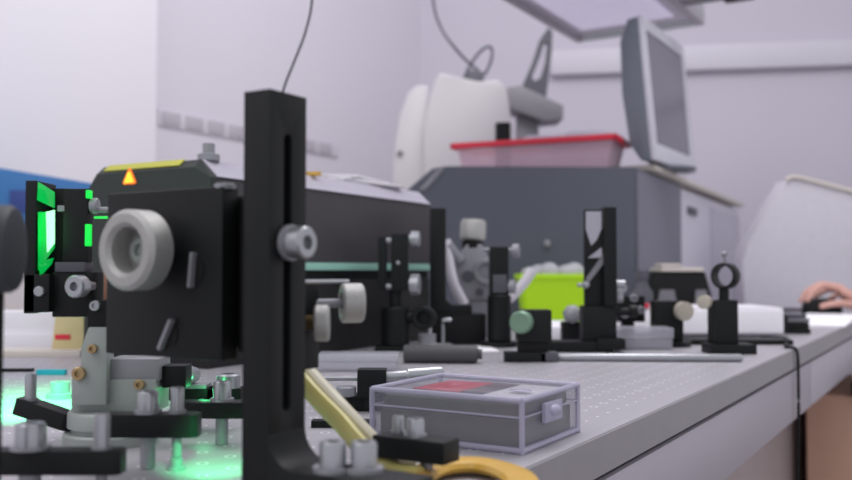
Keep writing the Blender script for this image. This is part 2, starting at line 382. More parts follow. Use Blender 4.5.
# ---------------------------------------------------------------- yellow tubing
tA = [P(285, 345, .60), P(312, 376, .575), P(340, 406, .55), P(366, 434, .54), P(392, 460, .535), P(415, 466, .535)]
tA = [Vector((p.x, p.y, max(p.z, TZ + .0045))) for p in tA]
tag(B().tube(tA, .004, flat=(.0052, .0050)).build('plastic_tube', FIBW), 'cream translucent tube running from behind tall bracket towards the sample box', 'tube')
tB = [P(285, 360, .585), P(312, 393, .56), P(340, 422, .54), P(364, 450, .525), P(392, 472, .515), P(420, 478, .50)]
tB = [Vector((p.x, p.y, max(p.z, TZ + .0065))) for p in tB]
tag(B().tube(tB, .005, flat=(.0048, .0062)).build('plastic_tube', FIB), 'yellow translucent tube, the lower of two emerging behind the tall bracket', 'tube')
am = [G(x, y) + Vector((0, 0, .0055)) for x, y in ((410, 492), (435, 478), (470, 474), (500, 479), (522, 492), (520, 520))]
tag(B().tube(am, .007, flat=(.010, .0045)).build('amber_band', AMBER), 'flat amber plastic band curling on the table at bottom edge below sample box', 'band')

# ================================================================ px-scale helper: thing whose local units are pixels at depth
class Q:
    def __init__(s, name, label, cat, px, py, Y=None, rotz=0., group=None, base=None):
        """base pixel (px, py) rests on the table when Y is None, otherwise the point at depth Y dropped to the table"""
        if Y is None: s.o = G(px, py)
        else: s.o = P(px, py, Y); s.o.z = TZ if base is None else base
        s.Y = s.o.y; s.k = s.Y / FPX; s.px = px; s.pb = 271 + 108 / s.Y if base is None else 271 - (base - CZ) / s.k
        s.t = thing(name, label, cat, s.o, rotz, group)
    def b(s): return B(s.k)
    def x(s, px): return px - s.px
    def z(s, py): return s.pb - py
    def box(s, name, m, x0, x1, y0, y1, d0, d1, bev=.6, parent=None):
        return s.b().box(s.x(x0), s.x(x1), d0, d1, s.z(y1), s.z(y0), bev).build(name, m, parent or s.t)

# ---------------------------------------------------------------- stage on round base (left foreground)
q = Q('translation_stage', 'grey metal positioning stage with brass screws on a round silver base at left', 'stage', 100, 444, None)
b = q.b(); b.lathe([(0, 0), (46, 0), (46, 10), (44, 12), (38, 12), (38, 16), (42, 17), (42, 30), (40, 33), (0, 33)], (0, 12, 0), seg=48).build('round_base', ALU, q.t)
q.box('foot_block', ALU, 66, 150, 378, 411, -6, 40, 1.5)
q.box('slide_block', SILM, 100, 152, 358, 380, -4, 36, 1.5)
b = q.b(); b.prism([(q.x(70), q.z(402)), (q.x(104), q.z(402)), (q.x(104), q.z(326)), (q.x(86), q.z(326)), (q.x(79), q.z(345)), (q.x(79), q.z(372)), (q.x(70), q.z(376))], 'y', -16, 6, 1.2).build('column', ALU, q.t)
for (x, y, r) in ((78, 371, 6.5), (134, 383, 5), (91, 347, 4.5)):
    B(q.k).bolt((q.x(x), -16 if x < 100 else -6, q.z(y)), r, 5, (0, -1, 0)).build('brass_screw', BRASS, q.t)
q.box('top_clamp', BLK2, 84, 104, 300, 327, -14, 8, 1)
b = q.b(); b.bolt((q.x(92), -14, q.z(305)), 5, 4, (0, -1, 0)).build('clamp_screw', SIL, q.t)
q.box('copper_block', COPPER, 93, 106, 246, 302, 4, 24, 1)
q.box('copper_tab', COPPER, 66, 78, 276, 296, -6, -3, .6)
b = q.b(); b.bolt((q.x(78), -15, q.z(286)), 11, 12, (-.25, -1, 0), .4).build('large_screw', SIL, q.t)
b = q.b(); b.cyl((q.x(78), -15, q.z(286)), (q.x(80), 8, q.z(286)), 5).build('screw_shank', SILM, q.t)
q.box('side_lug', BLK, 152, 176, 366, 388, 6, 30, 1)

q.t.location += Vector((7 * q.k, 0, 0))
# ---------------------------------------------------------------- green lit mirror mount held on stage
q = Q('mirror_mount', 'black mirror mount with glass lit bright green by laser at the left edge', 'optical mount', 55, 315, .63, 0)
b = q.b(); b.prism([(q.x(27), q.z(313)), (q.x(38), q.z(313)), (q.x(38), q.z(181)), (q.x(27), q.z(181))], 'y', -8, 40, 1).build('front_frame', BLK, q.t)
# angled glass between plates, green laser light on it put in as glow
b = q.b(); b.prism([(38, -9), (55, 14), (52, 17), (36, -6)], 'z', 0, 1).build('x', BLK, q.t) if False else None
def quad(pts, name, m, parent, o, th=.0015):
    bm = bmesh.new(); vs = [bm.verts.new(Vector(p) - o) for p in pts]; bm.faces.new(vs)
    r = bmesh.ops.extrude_face_region(bm, geom=bm.faces[:]); bmesh.ops.translate(bm, verts=[g for g in r['geom'] if isinstance(g, bmesh.types.BMVert)], vec=(0, th, 0))
    bmesh.ops.recalc_face_normals(bm, faces=bm.faces[:])
    me = bpy.data.meshes.new(name); bm.to_mesh(me); bm.free(); me.materials.append(m); ob = bpy.data.objects.new(name, me); C.objects.link(ob); ob.parent = parent; return ob
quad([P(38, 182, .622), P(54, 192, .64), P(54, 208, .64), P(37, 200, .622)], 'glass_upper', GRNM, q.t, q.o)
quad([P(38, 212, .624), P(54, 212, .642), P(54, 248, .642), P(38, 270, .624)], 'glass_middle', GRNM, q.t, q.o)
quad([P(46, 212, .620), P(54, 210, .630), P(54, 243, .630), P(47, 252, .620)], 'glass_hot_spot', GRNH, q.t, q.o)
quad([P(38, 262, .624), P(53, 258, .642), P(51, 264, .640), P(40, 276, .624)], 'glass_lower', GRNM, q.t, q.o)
b = q.b(); b.box(q.x(36), q.x(56), 24, 27, q.z(280), q.z(186), .5).build('glass_backing', BLK2, q.t)
q.box('rear_plate', BLK, 60, 85, 188, 262, 4, 18, 1.2)
q.box('connecting_rod', SILM, 54, 62, 205, 211, 4, 12, .5)
q.box('cross_bar', DGREY, 54, 84, 262, 272, 0, 24, 1)
q.box('lower_block', BLK, 51, 92, 272, 317, 2, 30, 1)
q.box('lower_bracket', BLK, 27, 52, 274, 312, -8, 24, 1)
b = q.b(); b.cyl((q.x(44), -14, q.z(291)), (q.x(44), -8, q.z(291)), 5).build('screw', SIL, q.t)
b = q.b(); b.cyl((q.x(86), 10, q.z(205)), (q.x(93), 10, q.z(205)), 8, seg=24).cyl((q.x(93), 10, q.z(209)), (q.x(112), 10, q.z(209)), 3, seg=12).build('adjuster', SILM, q.t)
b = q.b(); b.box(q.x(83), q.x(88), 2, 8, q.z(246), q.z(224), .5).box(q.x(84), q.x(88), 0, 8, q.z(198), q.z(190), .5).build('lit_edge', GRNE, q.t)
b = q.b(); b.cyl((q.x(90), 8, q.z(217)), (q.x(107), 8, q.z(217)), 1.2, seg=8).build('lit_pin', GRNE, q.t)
q.box('rear_arm', BLK2, 70, 90, 305, 316, 30, 70, 1)
b = q.b(); b.cyl((q.x(86), 62, 0), (q.x(86), 62, q.z(316)), 6).build('post', BLK2, q.t)

# ---------------------------------------------------------------- dark lens tube, extreme left
q = Q('lens_tube', 'dark round lens tube on a black post, cut off by the left picture edge', 'lens tube', -6, 300, .44)
b = q.b(); b.lathe([(0, 0), (34, 0), (42, 4), (44, 10), (44, 24), (41, 29), (34, 31), (0, 32)], (q.x(-14), -4, q.z(249)), (1, .15, 0), 40).build('ring', mat('worn_black', (52, 54, 60), .6), q.t)
b = q.b(); b.cyl((q.x(-40), 8, q.z(249)), (q.x(-12), -4, q.z(249)), 34, seg=36).build('barrel', BLK2, q.t)
b = q.b(); b.cyl((q.x(-10), 2, 0), (q.x(-10), 2, q.z(285)), 12, seg=20).build('post', BLK2, q.t)

# ---------------------------------------------------------------- clamps and bolts around the stage
def clamp(px0, px1, y0, y1, Y, tilt, label, bolts, yaw=0., dep=20):
    q = Q('clamp_bar', label, 'clamp', px0, y1, Y, yaw)
    kk = q.k; w = px1 - px0; z0 = q.z(y1); z1 = q.z(y0)
    pl = [(0, 0), (w - 6, 0), (w, 4), (w, dep - 4), (w - 6, dep), (0, dep)]
    b = B(kk); b.prism(pl, 'z', z0, z1, .8, mtx=Matrix.Rotation(tilt, 4, 'Y')).build('bar', BLK, q.t)
    for (bx, by0, r) in bolts:
        x = bx - px0; zt_ = z1 - math.sin(tilt) * x
        h = q.z(by0) - zt_
        b = B(kk); b.lathe([(0, 0), (r * 1.3, 0), (r * 1.3, 3), (0, 3)], (x, dep * .5, zt_)); b.build('washer', SILM, q.t)
        b = B(kk); b.bolt((x, dep * .5, zt_ + 3), r, max(h - 3, 4)); b.build('bolt_head', SIL, q.t)
        b = B(kk); b.cyl((x, dep * .5, 0), (x, dep * .5, z0 - math.sin(tilt) * x + 2), r * .72, seg=16); b.build('bolt_shank', SILM, q.t)
    return q
clamp(-14, 118, 450, 474, .475, 0, 'long black clamping bar with wide silver bolt at the bottom left corner', [(24, 424, 15), (96, 414, 8)], 0., 26)
clamp(100, 196, 414, 437, .545, 0, 'black clamping bar crossing the front of the round silver stage base', [(144, 392, 10.5), (173, 388, 7)], 0., 24)
clamp(4, 64, 395, 412, .63, .28, 'thin tilted black clamping bar left of the round stage base, in green light', [(26, 374, 5.5)], -.15, 20)
clamp(176, 250, 402, 418, .62, 0, 'black clamping bar reaching behind the tall bracket foot', [(219, 382, 9)], 0., 24)
# loose screw facing camera on black block and white shim
q = Q('rail_block', 'small black rail block with a bright socket screw under the ring knob mount', 'rail block', 196, 432, .68)
q.box('block', BLK, 168, 214, 388, 400, 0, 26, .8)
q.box('shim', SILM, 176, 206, 384, 388, -2, 22, .5)
b = q.b(); b.bolt((q.x(187), 2, q.z(374)), 9.5, 8, (-.2, -1, .1), .5).cyl((q.x(187), 2, q.z(374)), (q.x(189), 16, q.z(376)), 8).build('socket_screw', SIL, q.t)
b = q.b(); b.cyl((q.x(190), 12, 0), (q.x(190), 12, q.z(399)), 6).build('post', SILM, q.t)
b = q.b(); b.bolt((q.x(226), 8, q.z(388)), 12, 14, (0, 0, 1), .5).build('tall_screw', SIL, q.t)
q.box('screw_rest', BLK, 206, 240, 388, 404, 0, 22, .8)
# small stubs standing on the table beneath the clamps
for i, (x, y, r, h, lb) in enumerate(((176, 470, 9, 12, 'short silver spacer standing on the table below the middle clamp bar'), (60, 398, 13, 16, 'low silver cylinder on the green lit table behind the tilted clamp bar'))):
    o = G(x, y); kk = o.y / 900
    t = B(kk).lathe([(0, 0), (r, 0), (r, h * .3), (r * .7, h * .35), (r * .7, h), (r * .35, h), (r * .35, h * .6), (0, h * .6)]).build('spacer', SILM)
    t.location = o; tag(t, lb, 'spacer')

# ---------------------------------------------------------------- laser
fr_ = G(208, 369.6); ln_, lu_ = nu(fr_)
ls = thing('laser_head', 'large dark grey laser housing with chamfered top and orange warning triangle', 'laser', T(ln_, lu_), ANG + math.radians(1.5))
LW, LL, LH = .222, .560, .236; CHN = .026; CHZ = .024
ctrz = .120
prof_up = [(-LW, ctrz + .006), (0, ctrz + .006), (0, LH), (-CHN, LH + CHZ), (-LW + .02, LH + CHZ), (-LW, LH - .01)]
B().prism([(-LW + .002, ctrz + .006), (-.002, ctrz + .006), (-.002, LH - .001), (-CHN - .001, LH + CHZ - .001), (-LW + .021, LH + CHZ - .001), (-LW + .002, LH - .01)], 'y', .01, LL, .001).build('cover', LASU, ls)
def frontcap():
    """front face with sloped upper bevel"""
    b = B(); t = bmesh.new()
    f = [(-LW, ctrz - .10), (0, ctrz - .10), (0, LH), (-CHN, LH + CHZ * .55), (-LW + .02, LH + CHZ * .55), (-LW, LH - .012)]
    g = [(-LW, ctrz - .10), (0, ctrz - .10), (0, LH), (-CHN, LH + CHZ), (-LW + .02, LH + CHZ), (-LW, LH - .01)]
    va = [t.verts.new((x, 0, z)) for x, z in f]; vb = [t.verts.new((x, .013, z)) for x, z in g]
    t.faces.new(va); t.faces.new(vb[::-1])
    for i in range(6): t.faces.new((va[i], va[(i + 1) % 6], vb[(i + 1) % 6], vb[i]))
    bmesh.ops.recalc_face_normals(t, faces=t.faces[:]); b._merge(t); return b
frontcap().build('front_panel', LASF, ls)
# pale chamfer band on the right top edge, reflected light painted in
def slab(p, q2, y0, y1, th, name, m, par):
    d = Vector((q2[0] - p[0], 0, q2[1] - p[1])); nrm = Vector((-d.z, 0, d.x)).normalized() * th
    poly = [(p[0], p[1]), (q2[0], q2[1]), (q2[0] + nrm.x, q2[1] + nrm.z), (p[0] + nrm.x, p[1] + nrm.z)]
    return B().prism(poly, 'y', y0, y1).build(name, m, par)
slab((-CHN + .001, LH + CHZ - .001), (-.0005, LH + .0005), .0135, LL - .008, .0015, 'chamfer_sheen', LASC, ls)
B().box(-LW + .03, -CHN - .028, -.001, .004, 0, .0012, mtx=Matrix.Translation((0, .0055, LH + CHZ * .55 + .0052)) @ Matrix.Rotation(math.radians(40), 4, 'X') @ Matrix.Diagonal((1, 2.6, 1, 1))).build('yellow_label', YEL, ls)
B().box(-LW + .004, -.003, .004, LL - .006, .0, ctrz - .012, bev=.002).build('base_housing', LASD, ls)
B().box(-LW + .004, -.006, .004, LL - .006, ctrz - .012, ctrz + .0058).build('groove', BLK2, ls)
B().box(-.008, .0016, .03, LL - .01, ctrz + .001, ctrz + .012, bev=.0008).build('groove_light', AQUA, ls)  # strip painted pale for the light caught in the groove
def tri(cx, cz, s_, y, m, nm):
    pts = []
    for k_ in range(3):
        a0 = PI / 2 + 2 * PI * k_ / 3
        for da in (-.12, .12):
            a = a0 + da; pts.append((cx + s_ * math.cos(a), cz + s_ * math.sin(a)))
    return B().prism(pts, 'y', y, y + .001).build(nm, m, ls)
wt = P(127, 178, 1.165); wl = wt - ls.location; wx = wl.dot(NV) ; wz = wt.z - TZ
tri(wx, wz, .0130, -.0012, WARN, 'warning_triangle'); tri(wx, wz - .0004, .009, -.0022, WARNY, 'triangle_centre')
for (x, y, r) in ((-.03, .03, .014), (-.045, .05, .009), (-.03, .12, .006), (-.03, .14, .006)):
    B().lathe([(0, 0), (r, 0), (r, .008), (r * .55, .010), (r * .55, .022 if r > .008 else .012), (0, .022 if r > .008 else .012)], (x, y, LH + CHZ)).build('top_fitting', SILM, ls)
# loose papers on the laser rear
pr = thing('paper_pile', 'crumpled white papers lying on the rear top of the laser housing', 'papers', T(ln_ - .09, lu_ + .42, LH + CHZ + .0005), ANG)
for i in range(4):
    B().box(-.07 + .01 * i, .06 - .006 * i, -.10 + .01 * i, .07, i * .004, i * .004 + .003, .0006, mtx=Matrix.Rotation(.1 * i - .1, 4, 'Z') @ Matrix.Rotation(.02 * i, 4, 'Y')).build('sheet', PAPER if i % 2 else OFFW, pr)
t = B().box(-.012, .012, -.006, .006, 0, .006, .001).build('yellow_tag', AMBER); t.location = T(ln_ - .03, lu_ + .24, LH + CHZ); t.rotation_euler = (0, 0, ANG)
tag(t, 'small amber tag lying on the laser housing top edge', 'tag')

# hanging cable down to laser
pts = [P(318, -120, 1.42), P(313, -10, 1.42), P(306, 30, 1.42), P(294, 62, 1.41), P(284, 88, 1.40), P(277, 120, 1.39), P(272, 150, 1.37), P(268, 172, 1.35)]
tag(B().tube(pts, .0021).build('hanging_cable', DGREY), 'thin grey cable hanging down from above behind the tall bracket top', 'cable')

# ---------------------------------------------------------------- petri / clear dishes right of bracket
q = Q('clear_case', 'flat clear plastic case with pale lid, standing beside the micrometer behind tubes', 'box', 356, 372, None)
q.b().box(-38, 40, 0, 40, 0, 10, 1).build('tray', CLEARL, q.t)
q.b().box(-40, 42, -1, 42, 10.2, 17, 1).build('lid', CLEARL, q.t)
q.b().box(-30, 30, 6, 34, 2, 8, 1).build('contents', WHTC, q.t)

# ---------------------------------------------------------------- micrometer stage
q = Q('micrometer_stage', 'black stage block with silver micrometer pointing right behind the clear sample box', 'micrometer', 372, 412, None, 0)
q.box('clamp_block', BLK, 357, 386, 369, 398, 0, 20, 2)
q.box('lower_block', BLK, 320, 372, 396, 412, 4, 34, 1.5)
b = q.b(); b.cyl((q.x(312), 8, q.z(379)), (q.x(360), 8, q.z(379)), 2.2, seg=12).build('spindle', SIL, q.t)
b = q.b(); b.lathe([(0, 0), (5, 0), (6, 2), (6, 22), (7.5, 24), (7.5, 58), (6, 61), (0, 61)], (q.x(384), 8, q.z(378)), (1, 0.25, 0.05), 28).build('thimble', SIL, q.t)
b = q.b(); b.cyl((q.x(346), 4, q.z(396)), (q.x(346), 4, q.z(386)), 10).build('silver_cap', SILM, q.t)
b = q.b(); b.bolt((q.x(391), -6, q.z(402)), 5, 4, (0, -1, 0)).cyl((q.x(391), -6, q.z(402)), (q.x(384), 2, q.z(402)), 2.5).build('side_screw', SIL, q.t)
q.box('base_post', BLK2, 364, 384, 396, 411, 2, 18, 1)
# flat plate under bracket clutter
q = Q('steel_bar', 'dark steel bar lying behind the yellow tube at the bracket base', 'bar', 335, 428, None, 0)
q.b().box(-24, 40, 0, 14, 0, 7, 1).build('bar', BLK, q.t)
q.b().bolt((-8, 7, 7), 5, 6).build('screw', SIL, q.t)

# ---------------------------------------------------------------- rod lying
q = Q('rod_handle', 'dark grey cylindrical rod lying on the table left of the green-knobbed clamp', 'rod', 441, 364, None, -.06)
b = q.b(); b.lathe([(0, 0), (8, 0), (9.2, 2), (9.2, 70), (8, 74), (5, 75), (5, 79), (0, 79)], (-38, 9, 9.2), (1, 0, 0), 28).build('body', mat('grey_rubber', (74, 74, 76), .6), q.t)

# ---------------------------------------------------------------- clamp with green-tinted knob
q = Q('post_clamp', 'low black post clamp with a greenish round knob facing the camera', 'clamp', 531, 362, None, 0)
q.box('base', BLK, 505, 546, 352, 362, -4, 18, 1)
q.box('base_extension', DGREY, 540, 558, 352, 361, -4, 16, 1)
q.box('block', BLK, 518, 552, 310, 342, 0, 26, 1.2)
q.box('neck', BLK2, 519, 549, 341, 353, 4, 20, 1)
b = q.b(); b.lathe([(0, 0), (9, 0), (11.5, 2), (11.5, 10), (10, 12), (8, 12), (0, 11)], (q.x(524), 4, q.z(322)), (-.45, -1, 0), 32).build('knob', KGRN, q.t)

# ---------------------------------------------------------------- kinematic mounts on posts
def kin(px, py, label, s_=1., Y=None):
    q = Q('mirror_mount', label, 'optical mount', px, py, Y, 0, 'small kinematic mounts on posts')
    return q
q = kin(395, 351, 'small black kinematic mount on a post directly before the laser housing side')
b = q.b(); b.box(-20, 16, -6, 22, 0, 5, 1).build('base', BLK, q.t)
b = q.b(); b.cyl((0, 8, 5), (0, 8, 44), 14, seg=32, ch=1.5).build('post_holder', BLK, q.t)
b = q.b(); b.cyl((0, 8, 44), (0, 8, 62), 6).build('post', SILM if False else BLK2, q.t)
b = q.b(); b.box(-17, -9, -2, 24, 60, 114, 1).build('front_plate', BLK, q.t)
b = q.b(); b.box(-4, 13, -2, 22, 60, 117, 1).build('rear_plate', BLK, q.t)
b = q.b(); b.cyl((-10, 4, 110), (-3, 4, 110), 3).cyl((-10, 4, 64), (-3, 4, 64), 3).build('spring_pin', SIL, q.t)
for (z_, r_) in ((112, 8), (66, 11)):
    b = q.b(); b.cyl((13, 8, z_), (17, 8, z_), r_ * .5).lathe([(0, 0), (r_, 0), (r_, 8), (r_ * .8, 9), (0, 9)], (16, 8, z_), (1, -.15, 0), 24).build('adjuster_knob', SIL, q.t)
b = q.b(); b.cyl((3, -5, 88), (3, -2, 88), 2).build('pin_head', SIL, q.t)
b = q.b(); b.cyl((12, 8, 34), (22, 6, 34), 7).ringc((28, -4, 33), (30, 6, 33), 12, 6.5, c=1).build('clamp_ring', BLK, q.t)
b = q.b(); b.lathe([(0, 0), (18, 0), (18, 5), (9, 7), (9, 16), (0, 16)], (32, 14, 0)).build('silver_foot', SILM, q.t)

q = kin(500, 347, 'slim black kinematic mount on a post between fibre launcher and lime box')
b = q.b(); b.lathe([(0, 0), (19, 0), (19, 5), (0, 5)], (0, 8, 0)).build('base', BLK, q.t)
b = q.b(); b.cyl((0, 8, 5), (0, 8, 52), 12, seg=32, ch=1.5).build('post_holder', BLK, q.t)
b = q.b(); b.box(-10, 9, 0, 18, 50, 100, 1).build('plate', BLK, q.t)
b = q.b(); b.box(-7, 7, -2, .5, 54, 72, .8).build('grey_face', DGREY, q.t)
for z_, x_ in ((96, 14), (60, 10)):
    b = q.b(); b.cyl((8, 6, z_), (x_, 6, z_), 3).lathe([(0, 0), (7, 0), (7, 6), (0, 7)], (x_, 6, z_), (1, -.3, 0), 20).build('adjuster_knob', SILM, q.t)
b = q.b(); b.cyl((-9, 4, 97), (-16, 4, 97), 2).build('side_pin', SILM, q.t)

# ---------------------------------------------------------------- angle plate at laser output
q = Q('angle_plate', 'black L-shaped upright plate standing at the far end of the laser', 'bracket', 440, 345, 1.47, 0)
b = q.b(); b.prism([(q.x(430), q.z(314)), (q.x(472), q.z(314)), (q.x(472), q.z(305)), (q.x(452), q.z(305)), (q.x(446), q.z(300)), (q.x(446), q.z(208)), (q.x(430), q.z(208))], 'y', 0, 26, 1).build('plate', BLK, q.t)
q.box('plinth', BLK2, 432, 486, 314, q.pb, 0, 30, 1)
# ---------------------------------------------------------------- fibre launcher
q = Q('fibre_launcher', 'silver fibre coupling assembly with knurled cap and curved white tube', 'fibre coupler', 470, 343, 1.62, 0)
b = q.b(); b.lathe([(0, 0), (9, 0), (9, 5), (13, 8), (13, 24), (11, 27), (0, 27)], (q.x(473), 10, q.z(246)), (.05, 0, 1), 28).build('knurled_cap', KNURL, q.t)
b = q.b(); b.prism([(q.x(455), q.z(300)), (q.x(496), q.z(300)), (q.x(494), q.z(268)), (q.x(482), q.z(244)), (q.x(468), q.z(242)), (q.x(456), q.z(262))], 'y', 0, 26, 2).build('body', SILM, q.t)
b = q.b(); b.cyl((q.x(468), -3, q.z(276)), (q.x(468), 2, q.z(276)), 6).cyl((q.x(480), -3, q.z(292)), (q.x(480), 2, q.z(292)), 4).build('dark_screws', DGREY, q.t)
b = q.b(); b.cyl((q.x(473), 10, q.z(248)), (q.x(473), 10, q.z(240)), 11).build('dark_collar', BLK, q.t)
b = q.b(); b.ringc((q.x(486), -4, q.z(272)), (q.x(487), 4, q.z(272)), 13, 8, c=1).build('body_ring', SILM, q.t)
b = q.b(); b.tube([(q.x(446), -4, q.z(240)), (q.x(449), -6, q.z(262)), (q.x(454), -8, q.z(284)), (q.x(464), -6, q.z(304))], 5).build('curved_tube', WHT, q.t)
b = q.b(); b.cyl((q.x(446), -3, q.z(245)), (q.x(460), 2, q.z(262)), 7).build('side_fitting', SILM, q.t)
q.box('pedestal', SILM, 468, 492, 300, q.pb, 4, 24, 1)
b = q.b(); b.tube([(q.x(490), 6, q.z(305)), (q.x(508), 6, q.z(300)), (q.x(524), 8, q.z(284)), (q.x(534), 10, q.z(270))], 5).build('side_tube', WHT, q.t)
# ---------------------------------------------------------------- hex key standing
q = Q('hex_key', 'thin silver peg with bent top standing on a small round silver foot', 'tool', 447, 349, None, 0)
b = q.b(); b.tube([(-4, 0, 4), (-4, 0, 20), (-4, 0, 28), (2, 0, 29), (4, 0, 28)], 2, sub=4).lathe([(0, 0), (12, 0), (12, 3), (5, 6), (0, 6)], (-2, 0, 0)).build('peg', SIL, q.t)

# ---------------------------------------------------------------- lime box
q = Q('lime_container', 'bright lime green plastic tub with a crumpled clear film on top', 'container', 553, 316, 2.10, 0)
b = q.b(); kx0, kx1 = q.x(523), q.x(588)
t = bmesh.new(); bot = [(kx0 + 3, 0), (kx1 - 3, 0), (kx1 - 3, 45), (kx0 + 3, 45)]; top = [(kx0 - 2, -3), (kx1 + 2, -3), (kx1 + 2, 48), (kx0 - 2, 48)]
va = [t.verts.new((x, y, 0)) for x, y in bot]; vb = [t.verts.new((x, y, q.z(276))) for x, y in top]
t.faces.new(va); t.faces.new(vb)
for i in range(4): t.faces.new((va[i], va[(i + 1) % 4], vb[(i + 1) % 4], vb[i]))
bmesh.ops.recalc_face_normals(t, faces=t.faces[:]); bmesh.ops.bevel(t, geom=t.edges[:], offset=2.5, segments=3, affect='EDGES'); b._merge(t)
b.box(kx0 - 4, kx1 + 4, -5, 50, q.z(279), q.z(274), 1.5).build('tub', LIME, q.t)
b = q.b(); random.seed(3)
for i in range(6): b.sphere((kx0 + 10 + i * 9, 10 + (i % 2) * 12, q.z(273)), 9, 1.2, 1.2, .7 + .25 * (i % 3))
b.build('film', mat('tissue', (205, 205, 212), .5, alpha=.75), q.t)
# white paper sheets in front of lime box
def sheet(name, label, px, py, w, d, h, m, rotz=0., cat='paper', bev=.3):
    o = G(px, py); kk = o.y / 900
    t = B(kk).box(-w / 2, w / 2, 0, d, 0, h, bev).build(name, m); t.location = o; t.rotation_euler = (0, 0, rotz); return tag(t, label, cat)
sheet('paper_sheet', 'white folded paper on the table in front of the lime tub', 562, 336, 50, 120, 9, PAPER, 0)
sheet('paper_sheet', 'pale flat sheet on table between rod and slim mount', 470, 352, 60, 60, .8, PAPER, .1)

# ---------------------------------------------------------------- tall mirror mount
q = Q('beam_mirror', 'tall rectangular mirror in black frame upright on a black post base', 'mirror', 600, 352, None, 0)
q.box('base', BLK, 547, 612, 341, 352, -6, 26, 1)
q.box('base_step', BLK, 596, 624, 338, 349, -8, 20, 1)
q.box('clamp_block', BLK, 584, 617, 306, 342, 0, 26, 1.5)
mtx = Matrix.Rotation(math.radians(-20), 4, 'Z')
zl, zh = q.z(306), q.z(207)
fr = q.b(); fr.box(4, 17, -3, 16, zl, zh, 1); fr.box(-14, 5, 4, 12, zl, zh - 2, 1); fr.build('frame', BLK, q.t)
b = q.b(); b.box(-13, 4, 2, 4.4, zl + 48, zh - 4, .4, mtx=Matrix.Rotation(-.04, 4, 'Z')).build('mirror_glass', MIRR, q.t)
b = q.b(); b.prism([(-13, zl + 47), (4, zl + 60), (4, zl + 80), (-2, zl + 66), (-8, zl + 60), (-13, zl + 76)], 'y', .6, 2.2).build('lower_mask', BLK2, q.t)
b = q.b(); b.prism([(-13, zl + 20), (-13, zl + 28), (4, zl + 52), (4, zl + 42)], 'y', 1, 3.6).build('reflected_band', GREY, q.t)
b = q.b(); b.cyl((-22, 0, zl + 21), (-10, 2, zl + 21), 2, seg=10).cyl((-16, 0, zl + 21), (-12, 1, zl + 21), 4, seg=16).build('left_screw', SIL, q.t)
b = q.b(); b.cyl((16, 2, zl + 22), (26, 0, zl + 22), 4, seg=16).build('right_screw', SIL, q.t)
b = q.b(); b.cyl((17, 4, zl + 8), (24, 4, zl + 8), 5, seg=16).build('lower_screw', SILM, q.t)
b = q.b(); b.cyl((17, 4, zl - 6), (34, 4, zl - 6), 4).cyl((30, 3, zl - 5), (38, 3, zl - 5), 6).build('arm', BLK, q.t)
# neighbouring small adjusters
q = Q('lens_holder', 'small black lens holder with silver screws tucked right behind the tall mirror', 'optical mount', 630, 345, 1.48, 0)
q.box('body', BLK, 618, 646, 296, 322, 2, 20, 1.2); q.box('stem', BLK2, 624, 636, 322, q.pb, 6, 16, 1)
for (x, y, r) in ((622, 288, 5), (634, 298, 4), (641, 310, 4), (625, 314, 4)):
    b = q.b(); b.bolt((q.x(x), 2, q.z(y)), r, 5, (0, -1, 0)).cyl((q.x(x), 2, q.z(y)), (q.x(x), 10, q.z(y)), r * .7).build('screw', SIL if r == 5 else SILM, q.t)
q = Q('post_clamp', 'small black clamp with mottled silver knob left of the tall mirror base', 'clamp', 572, 341, 1.45, 0)
q.box('body', BLK, 563, 582, 322, q.pb, 2, 18, 1)
b = q.b(); b.lathe([(0, 0), (8, 0), (10, 3), (8, 9), (4, 11), (0, 11)], (q.x(573), 2, q.z(315)), (-.3, -1, .4), 7).cyl((q.x(573), 6, q.z(326)), (q.x(574), 4, q.z(316)), 3).build('knob', SILM, q.t)

# ---------------------------------------------------------------- clear slide box
q = Q('slide_box', 'small clear plastic slide box on the table right of the tall mirror', 'box', 644, 350, None, 0)
hollow(-30, 29, 0, 34, 0, 12, 1.5, bev=.5).bm
b = q.b(); b.box(-30, 29, 0, 34, 0, 11, 1.2).build('tray', CLEARL, q.t)
b = q.b(); b.box(-31, 30, -1, 35, 11.5, 22, 1.2).build('lid', CLEARL, q.t)
b = q.b(); b.box(-24, 24, 5, 29, 2, 9, 1).build('contents', GREY, q.t)

# ---------------------------------------------------------------- black holder with knobs
q = Q('post_clamp', 'black post clamp with cream round knob beside the white binder', 'clamp', 670, 347, None, 0)
q.box('block', BLK, 656, 684, 301, 341, 0, 24, 1.5)
b = q.b(); b.lathe([(0, 0), (22, 0), (22, 5), (0, 6)], (2, 12, 0)).build('base', BLK, q.t)
b = q.b(); b.lathe([(0, 0), (8, 0), (9.5, 2), (9.5, 8), (0, 9)], (q.x(682), 2, q.z(311)), (.25, -1, 0), 28).cyl((q.x(680), 8, q.z(311)), (q.x(682), 2, q.z(311)), 4).build('knob', KCRM, q.t)

